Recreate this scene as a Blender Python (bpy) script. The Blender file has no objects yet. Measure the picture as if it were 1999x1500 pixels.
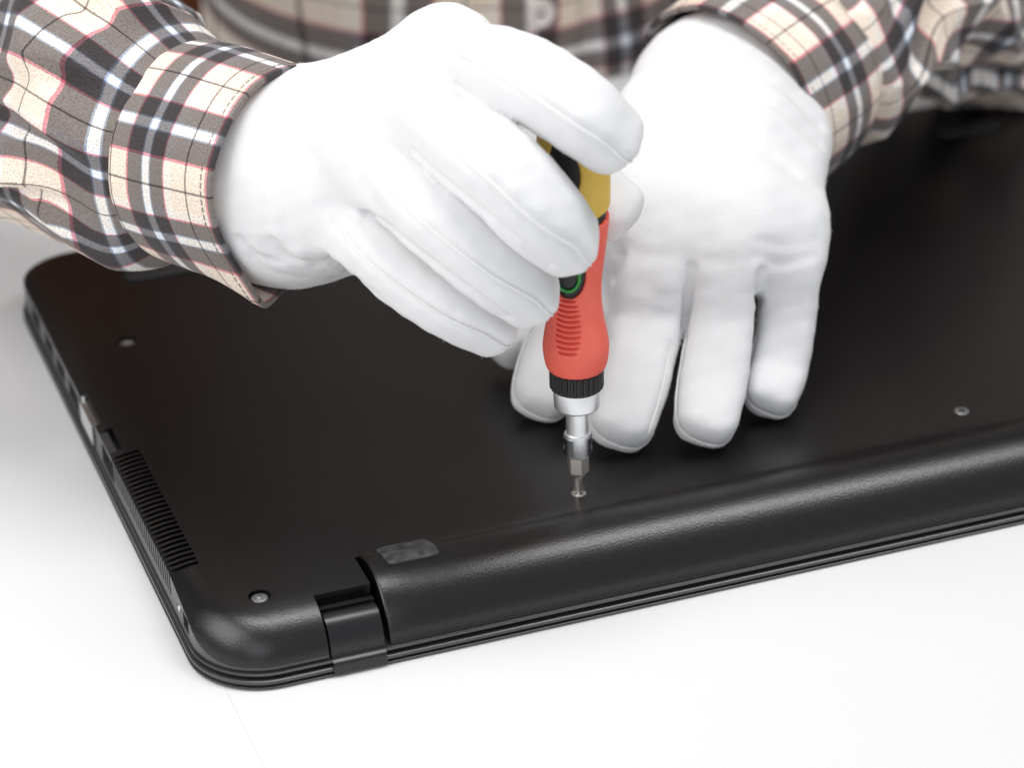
import bpy, bmesh, math, random
import numpy as np
from mathutils import Matrix, Vector
random.seed(7)
rng = np.random.default_rng(7)
S = 0.001                                   # everything below is written in millimetres
C = bpy.context.scene.collection
scene = bpy.context.scene

# ------------------------------------------------------------------ camera
F_PX, AZ, EL, ROLL, TX, TY, DIST = 5600.0, -0.36032605, 0.52359878, -0.0045365, 144.047, 138.762, 965.8134
_d = np.array([math.sin(AZ)*math.cos(EL), -math.cos(AZ)*math.cos(EL), math.sin(EL)])
CAM = np.array([TX, TY, 0.0]) + DIST*_d
FW = -_d
_r = np.cross(FW, [0, 0, 1]); _r /= np.linalg.norm(_r)
_u = np.cross(_r, FW)
RT = _r*math.cos(ROLL) + _u*math.sin(ROLL)
UP = -_r*math.sin(ROLL) + _u*math.cos(ROLL)
cam_d = bpy.data.cameras.new('camera'); cam = bpy.data.objects.new('camera', cam_d); C.objects.link(cam)
m = Matrix.Identity(4)
for i in range(3):
    m[i][0] = RT[i]; m[i][1] = UP[i]; m[i][2] = -FW[i]; m[i][3] = CAM[i]*S
cam.matrix_world = m
cam_d.sensor_width = 36; cam_d.lens = F_PX/1999*36
cam_d.clip_start = 0.02; cam_d.clip_end = 60
cam_d.dof.use_dof = True
cam_d.dof.focus_distance = float((np.array([128, 34, 60])-CAM) @ FW)*S
cam_d.dof.aperture_fstop = 8.8
scene.camera = cam

# ------------------------------------------------------------------ world, overhead studio lamp and added fill lamps
w = bpy.data.worlds.new('World'); scene.world = w; w.use_nodes = True
w.node_tree.nodes['Background'].inputs[0].default_value = (0.93, 0.96, 1.0, 1)
# a white studio in front of the table, a dark one behind the person
_n = w.node_tree.nodes; _tc = _n.new('ShaderNodeTexCoord'); _sx = _n.new('ShaderNodeSeparateXYZ'); _mr = _n.new('ShaderNodeMapRange')
_mr.inputs[1].default_value = -0.25; _mr.inputs[2].default_value = 0.55; _mr.inputs[3].default_value = 0.40; _mr.inputs[4].default_value = 0.11
w.node_tree.links.new(_tc.outputs['Generated'], _sx.inputs[0]); w.node_tree.links.new(_sx.outputs['Y'], _mr.inputs[0])
w.node_tree.links.new(_mr.outputs[0], _n['Background'].inputs[1])
def area_lamp(name, loc, tgt, sx, sy, power, col=(1, 1, 1)):
    l = bpy.data.lights.new(name, 'AREA'); l.shape = 'RECTANGLE'; l.size = sx*S; l.size_y = sy*S
    l.energy = power; l.color = col
    o = bpy.data.objects.new(name, l); C.objects.link(o)
    o.location = Vector(loc)*S
    o.rotation_euler = (Vector(tgt)-Vector(loc)).to_track_quat('-Z', 'Y').to_euler()
    return o
area_lamp('softbox_overhead', (380, 40, 1250), (150, 100, 0), 240, 1150, 11.3, (1, 0.99, 0.98))
area_lamp('fill_front', (-500, -1300, 900), (180, 120, 40), 1000, 1000, 4.0, (0.93, 0.96, 1.0))  # unseen fill lamp, added to lift the glove sides and front faces
area_lamp('fill_side', (-850, -40, 900), (-30, 170, 10), 1000, 1000, 11, (1, 0.98, 0.96))  # unseen fill lamp, added to brighten the table left of the laptop
scene.view_settings.view_transform = 'Standard'; scene.view_settings.look = 'None'
scene.view_settings.gamma = 1; scene.view_settings.exposure = 0.0
scene.view_settings.use_curve_mapping = False

def ray(u, v):
    return FW + (u-999.5)/F_PX*RT - (v-750)/F_PX*UP
def at(u, v, z=None, y=None):
    d = ray(u, v)
    t = (z-CAM[2])/d[2] if z is not None else (y-CAM[1])/d[1]
    return CAM + t*d

# ------------------------------------------------------------------ materials
def mat(name, base=(.5, .5, .5), rough=.5, metal=0, spec=.5, sheen=0, bump=None, coat=0, bump2=None, sss=0):
    M = bpy.data.materials.new(name); M.use_nodes = True
    nt = M.node_tree; b = nt.nodes['Principled BSDF']
    b.inputs['Base Color'].default_value = (*base, 1); b.inputs['Roughness'].default_value = rough
    b.inputs['Metallic'].default_value = metal; b.inputs['Specular IOR Level'].default_value = spec
    b.inputs['Sheen Weight'].default_value = sheen; b.inputs['Coat Weight'].default_value = coat
    b.inputs['Coat Roughness'].default_value = .15
    tc = nt.nodes.new('ShaderNodeTexCoord'); prev = None
    for bp in (bump, bump2):
        if bp:
            n = nt.nodes.new('ShaderNodeTexNoise'); n.inputs['Scale'].default_value = bp[0]
            n.inputs['Detail'].default_value = bp[3] if len(bp) > 3 else 3
            nt.links.new(tc.outputs['Object'], n.inputs['Vector'])
            k = nt.nodes.new('ShaderNodeBump'); k.inputs['Strength'].default_value = bp[1]
            k.inputs['Distance'].default_value = bp[2]*S
            nt.links.new(n.outputs['Fac'], k.inputs['Height'])
            if prev: nt.links.new(prev.outputs['Normal'], k.inputs['Normal'])
            prev = k
    if prev: nt.links.new(prev.outputs['Normal'], b.inputs['Normal'])
    return M
def var_color(M, c1, c2, scale, detail=4, lo=.35, hi=.65):
    nt = M.node_tree; b = nt.nodes['Principled BSDF']
    tc = nt.nodes.new('ShaderNodeTexCoord'); n = nt.nodes.new('ShaderNodeTexNoise')
    n.inputs['Scale'].default_value = scale; n.inputs['Detail'].default_value = detail
    r = nt.nodes.new('ShaderNodeValToRGB')
    r.color_ramp.elements[0].position = lo; r.color_ramp.elements[1].position = hi
    r.color_ramp.elements[0].color = (*c1, 1); r.color_ramp.elements[1].color = (*c2, 1)
    nt.links.new(tc.outputs['Object'], n.inputs['Vector']); nt.links.new(n.outputs['Fac'], r.inputs['Fac'])
    nt.links.new(r.outputs['Color'], b.inputs['Base Color']); return M

M_plastic = mat('textured_black_plastic', (.0022, .0018, .0020), .31, spec=.68, bump=(2000, .9, .075, 1), bump2=(420, .2, .03, 2))
M_band = mat('side_frame_plastic', (.05, .049, .051), .36, spec=.8, bump=(1500, .3, .04, 2))
M_gloss = mat('glossy_black_plastic', (.004, .004, .0045), .2, spec=.5, bump=(900, .1, .02, 2))
M_dark = mat('port_interior', (.004, .004, .004), .6)
M_rubber = var_color(mat('worn_grey_rubber', (.05, .05, .052), .6, bump=(500, .4, .08)), (.022, .022, .023), (.085, .085, .09), 300, 6, .38, .66)
M_trim = mat('rim_plastic', (.035, .034, .036), .28, spec=.8, bump=(900, .1, .02, 2))
M_hinge = mat('hinge_plastic', (.007, .0068, .0078), .3, spec=.6, bump=(1800, .3, .03, 1))
M_screw = mat('screw_steel', (.5, .5, .5), .35, metal=1, bump=(900, .3, .05))
M_rubber2 = mat('dark_rubber', (.03, .03, .032), .45, bump=(500, .4, .08))
M_steel = mat('steel', (.8, .8, .8), .3, metal=1, bump=(900, .15, .03))
M_satin = mat('satin_chrome', (.92, .93, .94), .42, metal=1, bump=(1200, .05, .01))
M_darkmetal = mat('dark_clip_steel', (.28, .29, .3), .3, metal=1)
M_bit = mat('bit_steel', (.8, .74, .68), .42, metal=1, bump=(700, .2, .03))
M_table = mat('white_tabletop', (.765, .77, .775), .5, spec=.3, bump=(900, .12, .08, 3), bump2=(60, .08, .4, 2))
M_glove = mat('white_cotton', (.82, .82, .828), .95, spec=.1, sheen=.2, bump=(1600, .4, .3, 2), bump2=(300, .15, .4, 3))
M_seam = mat('white_seam', (.87, .87, .87), .95, spec=.1, sheen=.25, bump=(1500, .5, .2, 3))
M_red = var_color(mat('red_rubber', (.8, .05, .02), .55, spec=.4, bump=(1500, .2, .03)), (.90, .13, .09), (.94, .17, .12), 90)
M_redrib = mat('red_rib_rubber', (.70, .045, .025), .5)
M_yellow = var_color(mat('yellow_rubber', (.6, .38, .05), .48, spec=.4, bump=(1500, .2, .03)), (.70, .46, .07), (.78, .53, .10), 90)
M_black = mat('black_handle_plastic', (.012, .012, .012), .42, bump=(900, .2, .03))
M_green = mat('green_ring', (.02, .30, .045), .5)
M_button = mat('button', (.85, .77, .75), .3, spec=.6)
M_wood = mat('chair_wood', (.16, .055, .02), .4, bump=(40, .2, .5))

def plaid(name, P=39.0, dim=1.0):
    """woven plaid: two sets of coloured yarn stripes along U and V (UV in mm), averaged as in a real weave"""
    M = bpy.data.materials.new(name); M.use_nodes = True
    nt = M.node_tree; b = nt.nodes['Principled BSDF']; L = nt.links.new
    b.inputs['Roughness'].default_value = .95; b.inputs['Specular IOR Level'].default_value = .12
    b.inputs['Sheen Weight'].default_value = .15
    uv = nt.nodes.new('ShaderNodeUVMap'); sp = nt.nodes.new('ShaderNodeSeparateXYZ')
    be = (.90, .77, .64); cr = (.90, .86, .82); bk = (.055, .048, .049); wh = (.87, .90, .95)
    rd = (.58, .12, .16); bl = (.14, .20, .32); ln = (.10, .08, .075)
    seq = [(0, rd), (.022, be), (.245, ln), (.264, be), (.43, cr), (.52, rd), (.537, bk), (.695, bl), (.71, wh),
           (.79, bl), (.805, bk), (.965, bk)]
    cols = []
    jn = nt.nodes.new('ShaderNodeTexNoise'); jn.inputs['Scale'].default_value = 160; jn.inputs['Detail'].default_value = 1
    L(uv.outputs['UV'], jn.inputs['Vector'])
    js = nt.nodes.new('ShaderNodeVectorMath'); js.operation = 'MULTIPLY_ADD'; L(jn.outputs['Color'], js.inputs[0])
    js.inputs[1].default_value = (.004, .004, 0); L(uv.outputs['UV'], js.inputs[2]); L(js.outputs[0], sp.inputs[0])
    for k in (0, 1):
        mu = nt.nodes.new('ShaderNodeMath'); mu.operation = 'DIVIDE'; L(sp.outputs[k], mu.inputs[0]); mu.inputs[1].default_value = P/100
        fr = nt.nodes.new('ShaderNodeMath'); fr.operation = 'FRACT'; L(mu.outputs[0], fr.inputs[0])
        rp = nt.nodes.new('ShaderNodeValToRGB'); rp.color_ramp.interpolation = 'CONSTANT'
        els = rp.color_ramp.elements
        els[0].position = 0; els[0].color = (*seq[0][1], 1); els[1].position = seq[1][0]; els[1].color = (*seq[1][1], 1)
        for p_, c_ in seq[2:]:
            e = els.new(p_); e.color = (*c_, 1)
        L(fr.outputs[0], rp.inputs['Fac']); cols.append(rp)
    # weave: fine noise decides which yarn lies on top
    no = nt.nodes.new('ShaderNodeTexNoise'); no.inputs['Scale'].default_value = 150; no.inputs['Detail'].default_value = 3
    L(uv.outputs['UV'], no.inputs['Vector'])
    mr = nt.nodes.new('ShaderNodeMapRange'); mr.inputs[1].default_value = .3; mr.inputs[2].default_value = .7
    mr.inputs[3].default_value = .42; mr.inputs[4].default_value = 1.62; L(no.outputs['Fac'], mr.inputs[0])
    mu2 = nt.nodes.new('ShaderNodeVectorMath'); mu2.operation = 'MULTIPLY'
    L(cols[0].outputs['Color'], mu2.inputs[0]); L(cols[1].outputs['Color'], mu2.inputs[1])
    sc2 = nt.nodes.new('ShaderNodeVectorMath'); sc2.operation = 'SCALE'; L(mu2.outputs[0], sc2.inputs[0]); L(mr.outputs[0], sc2.inputs[3])
    mx = nt.nodes.new('ShaderNodeGamma'); mx.inputs[1].default_value = .5; L(sc2.outputs[0], mx.inputs[0])
    L(mx.outputs[0], b.inputs['Base Color'])
    n2 = nt.nodes.new('ShaderNodeTexNoise'); n2.inputs['Scale'].default_value = 220; n2.inputs['Detail'].default_value = 3
    L(uv.outputs['UV'], n2.inputs['Vector'])
    bp = nt.nodes.new('ShaderNodeBump'); bp.inputs['Strength'].default_value = .5; bp.inputs['Distance'].default_value = .3*S
    L(n2.outputs['Fac'], bp.inputs['Height']); L(bp.outputs['Normal'], b.inputs['Normal'])
    return M
M_plaid = plaid('plaid_flannel')
M_thread = mat('thread', (.30, .26, .23), .8)
M_hem = mat('cuff_hem', (.10, .09, .095), .95, bump=(900, .6, .3))

# ------------------------------------------------------------------ object helpers
def thing(name, label, cat, loc=(0, 0, 0), group=None):
    o = bpy.data.objects.new(name, None); C.objects.link(o); o.location = Vector(loc)*S
    o.empty_display_size = .02; o['label'] = label; o['category'] = cat
    if group: o['group'] = group
    o['_org'] = list(map(float, loc)); return o
def org(o):
    return np.array(o['_org']) if o is not None and '_org' in o else np.zeros(3)
def obj(name, V, Fc, material, parent=None, smooth=True, sharp=35, uv=None, label=None):
    V = (np.asarray(V, float) - org(parent))*S
    me = bpy.data.meshes.new(name)
    me.from_pydata([tuple(v) for v in V], [], [list(map(int, f)) for f in Fc]); me.update()
    if material: me.materials.append(material)
    if smooth:
        me.polygons.foreach_set('use_smooth', [True]*len(me.polygons))
        if sharp: me.set_sharp_from_angle(angle=math.radians(sharp))
    if uv is not None:
        l = me.uv_layers.new(name='UVMap'); vi = np.zeros(len(me.loops), dtype=np.int32)
        me.loops.foreach_get('vertex_index', vi)
        l.data.foreach_set('uv', (np.asarray(uv)[vi]/100.0).astype(np.float32).ravel())
    o = bpy.data.objects.new(name, me); C.objects.link(o)
    if parent is not None:
        o.parent = parent; o['_org'] = list(map(float, org(parent)))
    if label: o['label'] = label
    return o
def loft(rings, closed=True, cap0=True, cap1=True):
    n = len(rings[0]); V = np.concatenate(rings); Fc = []
    for i in range(len(rings)-1):
        for j in range(n if closed else n-1):
            a = i*n+j; b_ = i*n+(j+1) % n
            Fc.append((a, b_, b_+n, a+n))
    if cap0: Fc.append(tuple(range(n-1, -1, -1)))
    if cap1: Fc.append(tuple((len(rings)-1)*n+j for j in range(n)))
    return V, Fc
def box(x0, x1, y0, y1, z0, z1):
    V = [(x, y, z) for z in (z0, z1) for x, y in ((x0, y0), (x1, y0), (x1, y1), (x0, y1))]
    return np.array(V, float), [(3, 2, 1, 0), (4, 5, 6, 7), (0, 1, 5, 4), (1, 2, 6, 5), (2, 3, 7, 6), (3, 0, 4, 7)]
def join(parts):
    V, Fc, k = [], [], 0
    for v, f in parts:
        V.append(np.asarray(v, float)); Fc += [tuple(i+k for i in ff) for ff in f]; k += len(v)
    return np.concatenate(V), Fc
def cyl(c, r, z0, z1, n=32, r1=None):
    t = np.linspace(0, 2*np.pi, n, endpoint=False); r1 = r if r1 is None else r1
    R0 = np.stack([c[0]+r*np.cos(t), c[1]+r*np.sin(t), np.full(n, z0)], 1)
    R1 = np.stack([c[0]+r1*np.cos(t), c[1]+r1*np.sin(t), np.full(n, z1)], 1)
    return loft([R0, R1])
def tube(P, r, n=8):
    P = np.asarray(P, float); rr = np.full(len(P), r) if np.isscalar(r) else np.asarray(r)
    T = np.gradient(P, axis=0); T /= np.linalg.norm(T, axis=1)[:, None]+1e-9
    N = np.cross(T[0], [0.3, .2, .9]); N /= np.linalg.norm(N); rings = []
    for i in range(len(P)):
        N = N - (N@T[i])*T[i]; N /= np.linalg.norm(N); B = np.cross(T[i], N)
        a = np.linspace(0, 2*np.pi, n, endpoint=False)
        rings.append(P[i]+rr[i]*(np.cos(a)[:, None]*N+np.sin(a)[:, None]*B))
    return loft(rings)
def boolean(o, cutters, op='DIFFERENCE'):
    for V, Fc in cutters:
        c = obj('cutter', np.asarray(V)+0, Fc, None, None, smooth=False)
        bm = bmesh.new(); bm.from_mesh(c.data); bmesh.ops.recalc_face_normals(bm, faces=bm.faces); bm.to_mesh(c.data); bm.free()
        md = o.modifiers.new('b', 'BOOLEAN'); md.object = c; md.operation = op; md.solver = 'EXACT'; md.use_self = True
        bpy.context.view_layer.update()
        dg = bpy.context.evaluated_depsgraph_get()
        me = bpy.data.meshes.new_from_object(o.evaluated_get(dg))
        o.modifiers.clear(); o.data = me
        cm = c.data; bpy.data.objects.remove(c); bpy.data.meshes.remove(cm)
    o.data.set_sharp_from_angle(angle=math.radians(30))
def smoothstep(a, b_, x):
    t = np.clip((x-a)/(b_-a), 0, 1); return t*t*(3-2*t)
def catmull(P, n):
    """smooth resampling of control rows"""
    P = np.asarray(P, float); k = len(P); Q = np.vstack([2*P[0]-P[1], P, 2*P[-1]-P[-2]])
    out = []
    for s in np.linspace(0, k-1, n):
        i = min(int(s), k-2); t = s-i; a, b_, c, d = Q[i], Q[i+1], Q[i+2], Q[i+3]
        out.append(.5*((2*b_)+(-a+c)*t+(2*a-5*b_+4*c-d)*t*t+(-a+3*b_-3*c+d)*t**3))
    return np.array(out)

# ------------------------------------------------------------------ table
table = thing('table', 'white table with a smooth leather-like top and a faint straight seam, under the black laptop', 'table', (200, 0, -30))
def rbox(x0, x1, y0, y1, z0, z1, b=2):
    def r(i, z): return np.array([(x0+i, y0+i, z), (x1-i, y0+i, z), (x1-i, y1-i, z), (x0+i, y1-i, z)], float)
    return loft([r(0, z0), r(0, z1-b), r(b*.3, z1-b*.3), r(b, z1)])
V, Fc = rbox(-1100, 6.4, -1100, 361, -30, 0, .12); obj('table_panel', V, Fc, M_table, table, smooth=False)
V, Fc = rbox(6.43, 1400, -1100, 361, -30, 0, .12); obj('table_panel', V, Fc, M_table, table, smooth=False)

# ------------------------------------------------------------------ laptop
W_, D_ = 400.0, 261.2
laptop = thing('laptop', 'black closed laptop lying upside down on the white table, being unscrewed', 'laptop', (200, 130, 0))
def rr(l, r, n_, f, R, na=14, ns=10):
    x0, x1, y0, y1 = l, W_-r, n_, D_-f; R = max(R, .5); P = []
    for cx, cy, a0 in ((x0+R, y0+R, math.pi), (x1-R, y0+R, 1.5*math.pi), (x1-R, y1-R, 0), (x0+R, y1-R, .5*math.pi)):
        for k in range(na+1):
            a = a0+k/na*math.pi/2; P.append((cx+R*math.cos(a), cy+R*math.sin(a)))
    P = np.array(P); out = []
    for i in range(4):
        seg = P[i*(na+1):(i+1)*(na+1)]; out.append(seg)
        nx = P[((i+1)*(na+1)) % len(P)]
        out.append(np.array([seg[-1]+(nx-seg[-1])*k/ns for k in range(1, ns)]))
    return np.concatenate(out)
def z3(P, z): return np.column_stack([P, np.full(len(P), z) if np.isscalar(z) else z])
def zt(y): return 19.0-0.0115*y
# display lid (lowest), its rim groove
Rg = [(2.2, .25), (.3, .3), (0, .5), (0, 1.0), (.25, 1.15), (1.7, 1.2), (1.7, 1.85), (.35, 1.9), (.1, 2.05), (.1, 3.0), (.4, 3.2), (1.8, 3.25)]
V, Fc = loft([z3(rr(i, i, i, i, 22-i), z) for i, z in Rg]); lid = obj('display_lid', V, Fc, M_trim, laptop, sharp=40)
V, Fc = loft([z3(rr(i, i, i, i, 22-i), z) for i, z in ((2.6, 3.2), (2.6, 4.6))]); obj('lid_gasket', V, Fc, M_dark, laptop)
V, Fc = loft([z3(rr(i, i, i, i, 22-i), z) for i, z in ((2.4, 4.45), (.9, 4.5), (.7, 4.65), (.7, 5.05), (.95, 5.15), (2.6, 5.2))]); obj('base_trim', V, Fc, M_trim, laptop, sharp=40)
# base: side frame + bottom cover in one loft split by height
def yb(y): return smoothstep(6, 36, y)
O = rr(1.2, 1.2, 1.6, 1.2, 21)
zb = 6.8+(17.4-6.8)*yb(O[:, 1])-0.0115*O[:, 1]*yb(O[:, 1])
I0 = rr(4.0, 4.0, 4.4, 4.0, 18)
fr = [z3(I0, 5.3), z3(rr(2.2, 2.2, 2.6, 2.2, 20), 5.3), z3(rr(1.4, 1.4, 1.8, 1.4, 20.8), 5.6), z3(O, 6.2)]
for k in (.5, 1.0): fr.append(z3(O, 6.2+(zb-.02-6.2)*k))
fr.append(z3(I0, zb-.02)); fr.append(z3(I0, 5.3))
V, Fc = loft(fr, True, False, False); n_ = len(O)
Fc = [tuple((i if i < n_*(len(fr)-1) else i-n_*(len(fr)-1)) for i in f) for f in Fc]; V = V[:n_*(len(fr)-1)]
frame = obj('side_frame', V, Fc, M_band, laptop, sharp=30)
I = rr(10.5, 10.5, 18, 8, 9)
rings = [z3(rr(5, 5, 5.4, 5, 19), 5.9), z3(rr(5, 5, 5.4, 5, 19), zb-.4)]
t0 = np.radians(8+42*yb(O[:, 1]))
I3 = z3(I, zt(I[:, 1]))
for q in np.linspace(0, 1, 15):
    ph = t0+(np.pi/2-t0)*q
    wx = (np.cos(t0)-np.cos(ph))/np.cos(t0); wz = (np.sin(ph)-np.sin(t0))/(1-np.sin(t0))
    P = O+(I-O)*wx[:, None]
    rings.append(z3(P, zb+(I3[:, 2]-zb)*wz))
V, Fc = loft(rings); base = obj('bottom_cover', V, Fc, M_plastic, laptop, sharp=30)
# screws
scr = [(21.8, 20.6, 0), (24, 184.5, 0), (128.1, 39.4, 1), (260.1, 41.0, 1)]
HX0, HX1, HY = 36.3, 54.0, 15.5
L_ = np.zeros(3)
def cut(vf, o=L_): return (np.asarray(vf[0])-o, vf[1])
cuts = [cut(box(HX0, HX1, -5, HY, 5.22, 30)), cut(box(HX1-.5, 346.5, -5, 30, 5.0, 30)), cut(box(346, 363.7, -5, HY, 5.22, 30))]
for x, y, b_ in scr:
    if not b_: cuts.append(cut(cyl((x, y), 3.3, zt(y)-1.5, zt(y)+3, 28)))
sl = []
ns = 27
for k in range(ns):
    y0 = 43.5+k*(115-43.5)/ns
    sl.append(box(-3, 10.2, y0, y0+1.45, 8.5, 30))
# slots shaped: follow the rounded shoulder, 3 mm deep
def slot(y0, y1):
    zz = zt(y0)
    prof = [(-3, 9.5), (3.2, 9.5), (3.8, zz-4.6), (6, zz-3.4), (10.2, zz-2.6), (10.2, zz+5), (-3, zz+5)]
    R0 = np.array([(x, y0, z) for x, z in prof]); R1 = np.array([(x, y1, z) for x, z in prof])
    return loft([R0, R1])
sl = [slot(43.5+k*(115-43.5)/ns, 43.5+k*(115-43.5)/ns+1.45) for k in range(ns)]
vents = join(sl)
boolean(base, cuts+[cut(vents), cut(box(-3, 5.5, 117, 131, 14.2, 30)), cut(box(-3, 3.2, 136, 157, 14.4, 30))])
fcuts = [cut(box(HX0, HX1, -5, HY+2, 4.0, 30)), cut(box(HX1-.5, 346.5, -5, 30, 4.0, 30)), cut(box(346, 363.7, -5, HY, 4, 30)),
         cut(vents)]
ports = [(223, 12, 7.5, 13), (203, 12, 7.5, 13), (185.5, 12, 7.5, 13), (167, 13.5, 7, 13.5), (120, 15, 7.4, 14.6), (27, 6, 7.6, 12.8)]
for y, wd, z0, z1 in ports: fcuts.append(cut(box(-3, 8, y-wd/2, y+wd/2, z0, z1)))
fcuts.append(cut(box(-3, 6, 136, 157, 7, 30)))
boolean(frame, fcuts)
for y, wd, z0, z1 in ports[:4]:
    V, Fc = box(4.5, 7.5, y-wd/2+.2, y+wd/2-.2, z0+.2, z1-.2); p = obj('usb_port', V, Fc, M_dark, laptop, smooth=False)
    V, Fc = box(2.4, 4.6, y-wd/2+1.2, y+wd/2-1.2, z0+2.2, z0+3.9); obj('contact_tongue', V, Fc, M_band, p, smooth=False)
V, Fc = box(4.5, 7.5, 113, 127, 7.6, 14.4); obj('network_port', V, Fc, M_dark, laptop, smooth=False)
V, Fc = box(4.5, 7.5, 24.3, 29.7, 7.8, 12.6); obj('power_socket', V, Fc, M_dark, laptop, smooth=False)
# display connector: metal shell standing in its cut-out
V, Fc = join([box(.6, 5.9, 138.5, 154.5, 7.4, 14.6)]); vga = obj('display_connector', V, Fc, M_steel, laptop, smooth=False)
V, Fc = join([cyl((2.5, 136.8), .9, 13.6, 15.6, 12), cyl((2.5, 156.2), .9, 13.6, 15.6, 12)]); obj('connector_screw', V, Fc, M_steel, vga)
# power-jack symbol
def xc(y, z, r, n=20, a0=0, a1=2*math.pi): 
    a = np.linspace(a0, a1, n); return np.stack([np.full(n, 1.15), y+r*np.cos(a), z+r*np.sin(a)], 1)
V, Fc = join([tube(xc(34, 11, .9), .16, 6), tube(np.array([(1.15, 35.4, 11), (1.15, 36.4, 11)]), .16, 6), tube(np.array([(1.15, 31.6, 11), (1.15, 33, 11)]), .16, 6)])
obj('socket_symbol', V, Fc, M_steel, laptop)
# battery bulge with the long rounded edge
prof = catmull([(50, 18.2), (46, 18.44), (40, 18.62), (34, 18.76), (30.5, 19.0), (28, 19.65), (25.5, 20.6), (23, 21.25)]
               + [(20.5-18.4*math.sin(a), 3.1+18.4*math.cos(a)) for a in np.radians([0, 10, 20, 30, 40, 50, 60, 70, 78])] + [(1.95, 5.4)], 72)
x0b, x1b = 54.9, 345.5
pr_ = list(prof)+[(6, 5.2), (29, 5.2), (29.6, 17.0), (49, 17.6)]
pr_ = np.array(pr_)
rings = []
cy_, cz_ = 20.0, 14.0
for x, k in ((x0b, .965), (x0b+.25, .985), (x0b+.9, 1.0), *[(x, 1.0) for x in np.linspace(x0b+10, x1b-10, 12)], (x1b-.9, 1.0), (x1b-.25, .985), (x1b, .965)):
    q = pr_.copy(); q = np.array([cy_, cz_])+(q-[cy_, cz_])*k
    rings.append(np.column_stack([np.full(len(q), x), q]))
V, Fc = loft(rings); battery = obj('battery', V, [f[::-1] for f in Fc], M_plastic, laptop, sharp=32)
boolean(battery, [cut(cyl((x, y), 2.9, 17.6, 25, 28)) for x, y, b_ in scr if b_])
def zbat(y):
    o = np.argsort(prof[:, 0]); return np.interp(y, prof[o, 0], prof[o, 1])
# hinge cover in the notch
hp = catmull([(13.2, 7), (13.0, 12.2), (11.4, 15.0), (8.6, 15.7), (5.8, 14.6), (3.6, 12.2), (2.2, 9.0), (1.4, 5.8), (.2, 5.0), (-.5, 4.2), (-.6, 1.0)], 34)
hp = np.array(list(hp)+[(2, .8), (2, 5), (6, 6)])
V, Fc = loft([np.column_stack([np.full(len(hp), x), hp]) for x in (37.0, 37.4, 52.6, 53.0)]); hinge = obj('hinge_cover', V, [f[::-1] for f in Fc], M_hinge, laptop, sharp=30)
V, Fc = box(HX0+.05, HX1-.05, 13.4, HY-.1, 5.1, 14.5); obj('hinge_recess', V, Fc, M_dark, laptop, smooth=False)
# screws
def screw(x, y, z, r=2.5):
    rg = []; n = 32; t = np.linspace(0, 2*np.pi, n, endpoint=False)
    for rad, zz in ((r, -1), (r, .35), (r*.93, .6), (r*.6, .78), (r*.34, .8), (r*.3, .2)):
        # cross recess in the middle ring
        rr_ = rad*np.ones(n) if rad > r*.5 else rad*(1+.9*np.abs(np.cos(2*t))**3)
        rg.append(np.stack([x+rr_*np.cos(t+.4), y+rr_*np.sin(t+.4), np.full(n, z+zz)], 1))
    V, Fc = loft(rg); return obj('screw', V, Fc, M_screw, laptop, sharp=30)
for x, y, b_ in scr: screw(x, y, (zbat(y)-(.68 if x < 200 else .5)) if b_ else zt(y)-1.2, 2.5)
# rubber feet
def foot(cx, cy, wx, wy, zf, M_, h=.7, sq=.42):
    n = 36; t = np.linspace(0, 2*np.pi, n, endpoint=False); rg = []
    for k, dz in ((1, -.5), (1, h*.55), (.97, h*.85), (.9, h), (.6, h+.05), (.25, h+.05)):
        sx = np.sign(np.cos(t))*np.abs(np.cos(t))**sq*wx/2*k; sy = np.sign(np.sin(t))*np.abs(np.sin(t))**sq*wy/2*k
        X = cx+sx; Y = cy+sy; rg.append(np.stack([X, Y, zf(Y)+dz], 1))
    V, Fc = loft(rg); fo = obj('rubber_foot', V, Fc, M_, laptop)
    rg = []
    for k, dz in ((1.11, -.4), (1.10, .08), (.9, .1)):
        X = cx+np.sign(np.cos(t))*np.abs(np.cos(t))**sq*wx/2*k; Y = cy+np.sign(np.sin(t))*np.abs(np.sin(t))**sq*wy/2*k; rg.append(np.stack([X, Y, zf(Y)+dz], 1))
    V, Fc = loft(rg); obj('foot_gap_shade', V, Fc, M_dark, fo); return fo  # flat black pad: the shaded gap round the foot, painted as colour
foot(68.3, 24.8, 16.2, 13.0, zbat, M_rubber, h=.75, sq=.22)
foot(48, 230, 26, 8, zt, M_rubber2, h=.8); foot(367, 232, 26, 8, zt, M_rubber2, h=.8)

# ------------------------------------------------------------------ screwdriver
TIP = np.array([128.1, 39.4, 18.9]); AX = np.array([-.012, .035, 1.0]); AX /= np.linalg.norm(AX)
sd = thing('screwdriver', 'red and yellow ratchet screwdriver held upright, its bit in a laptop screw', 'screwdriver', TIP)
vd = CAM-TIP; vd -= (vd@AX)*AX; vd /= np.linalg.norm(vd)          # handle's printed side
sdv = np.cross(AX, vd)
def revolve(prof, th=None, n=64, close=True, mod=None, cap=True):
    th = np.linspace(0, 2*np.pi, n, endpoint=False) if th is None else th
    rg = []
    for h, r in prof:
        r_ = r*np.ones(len(th)) if mod is None else r+mod(th, h)
        rg.append(TIP+h*AX+np.outer(r_*np.cos(th), vd)+np.outer(r_*np.sin(th), sdv))
    return loft(rg, True, cap, cap)
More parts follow.
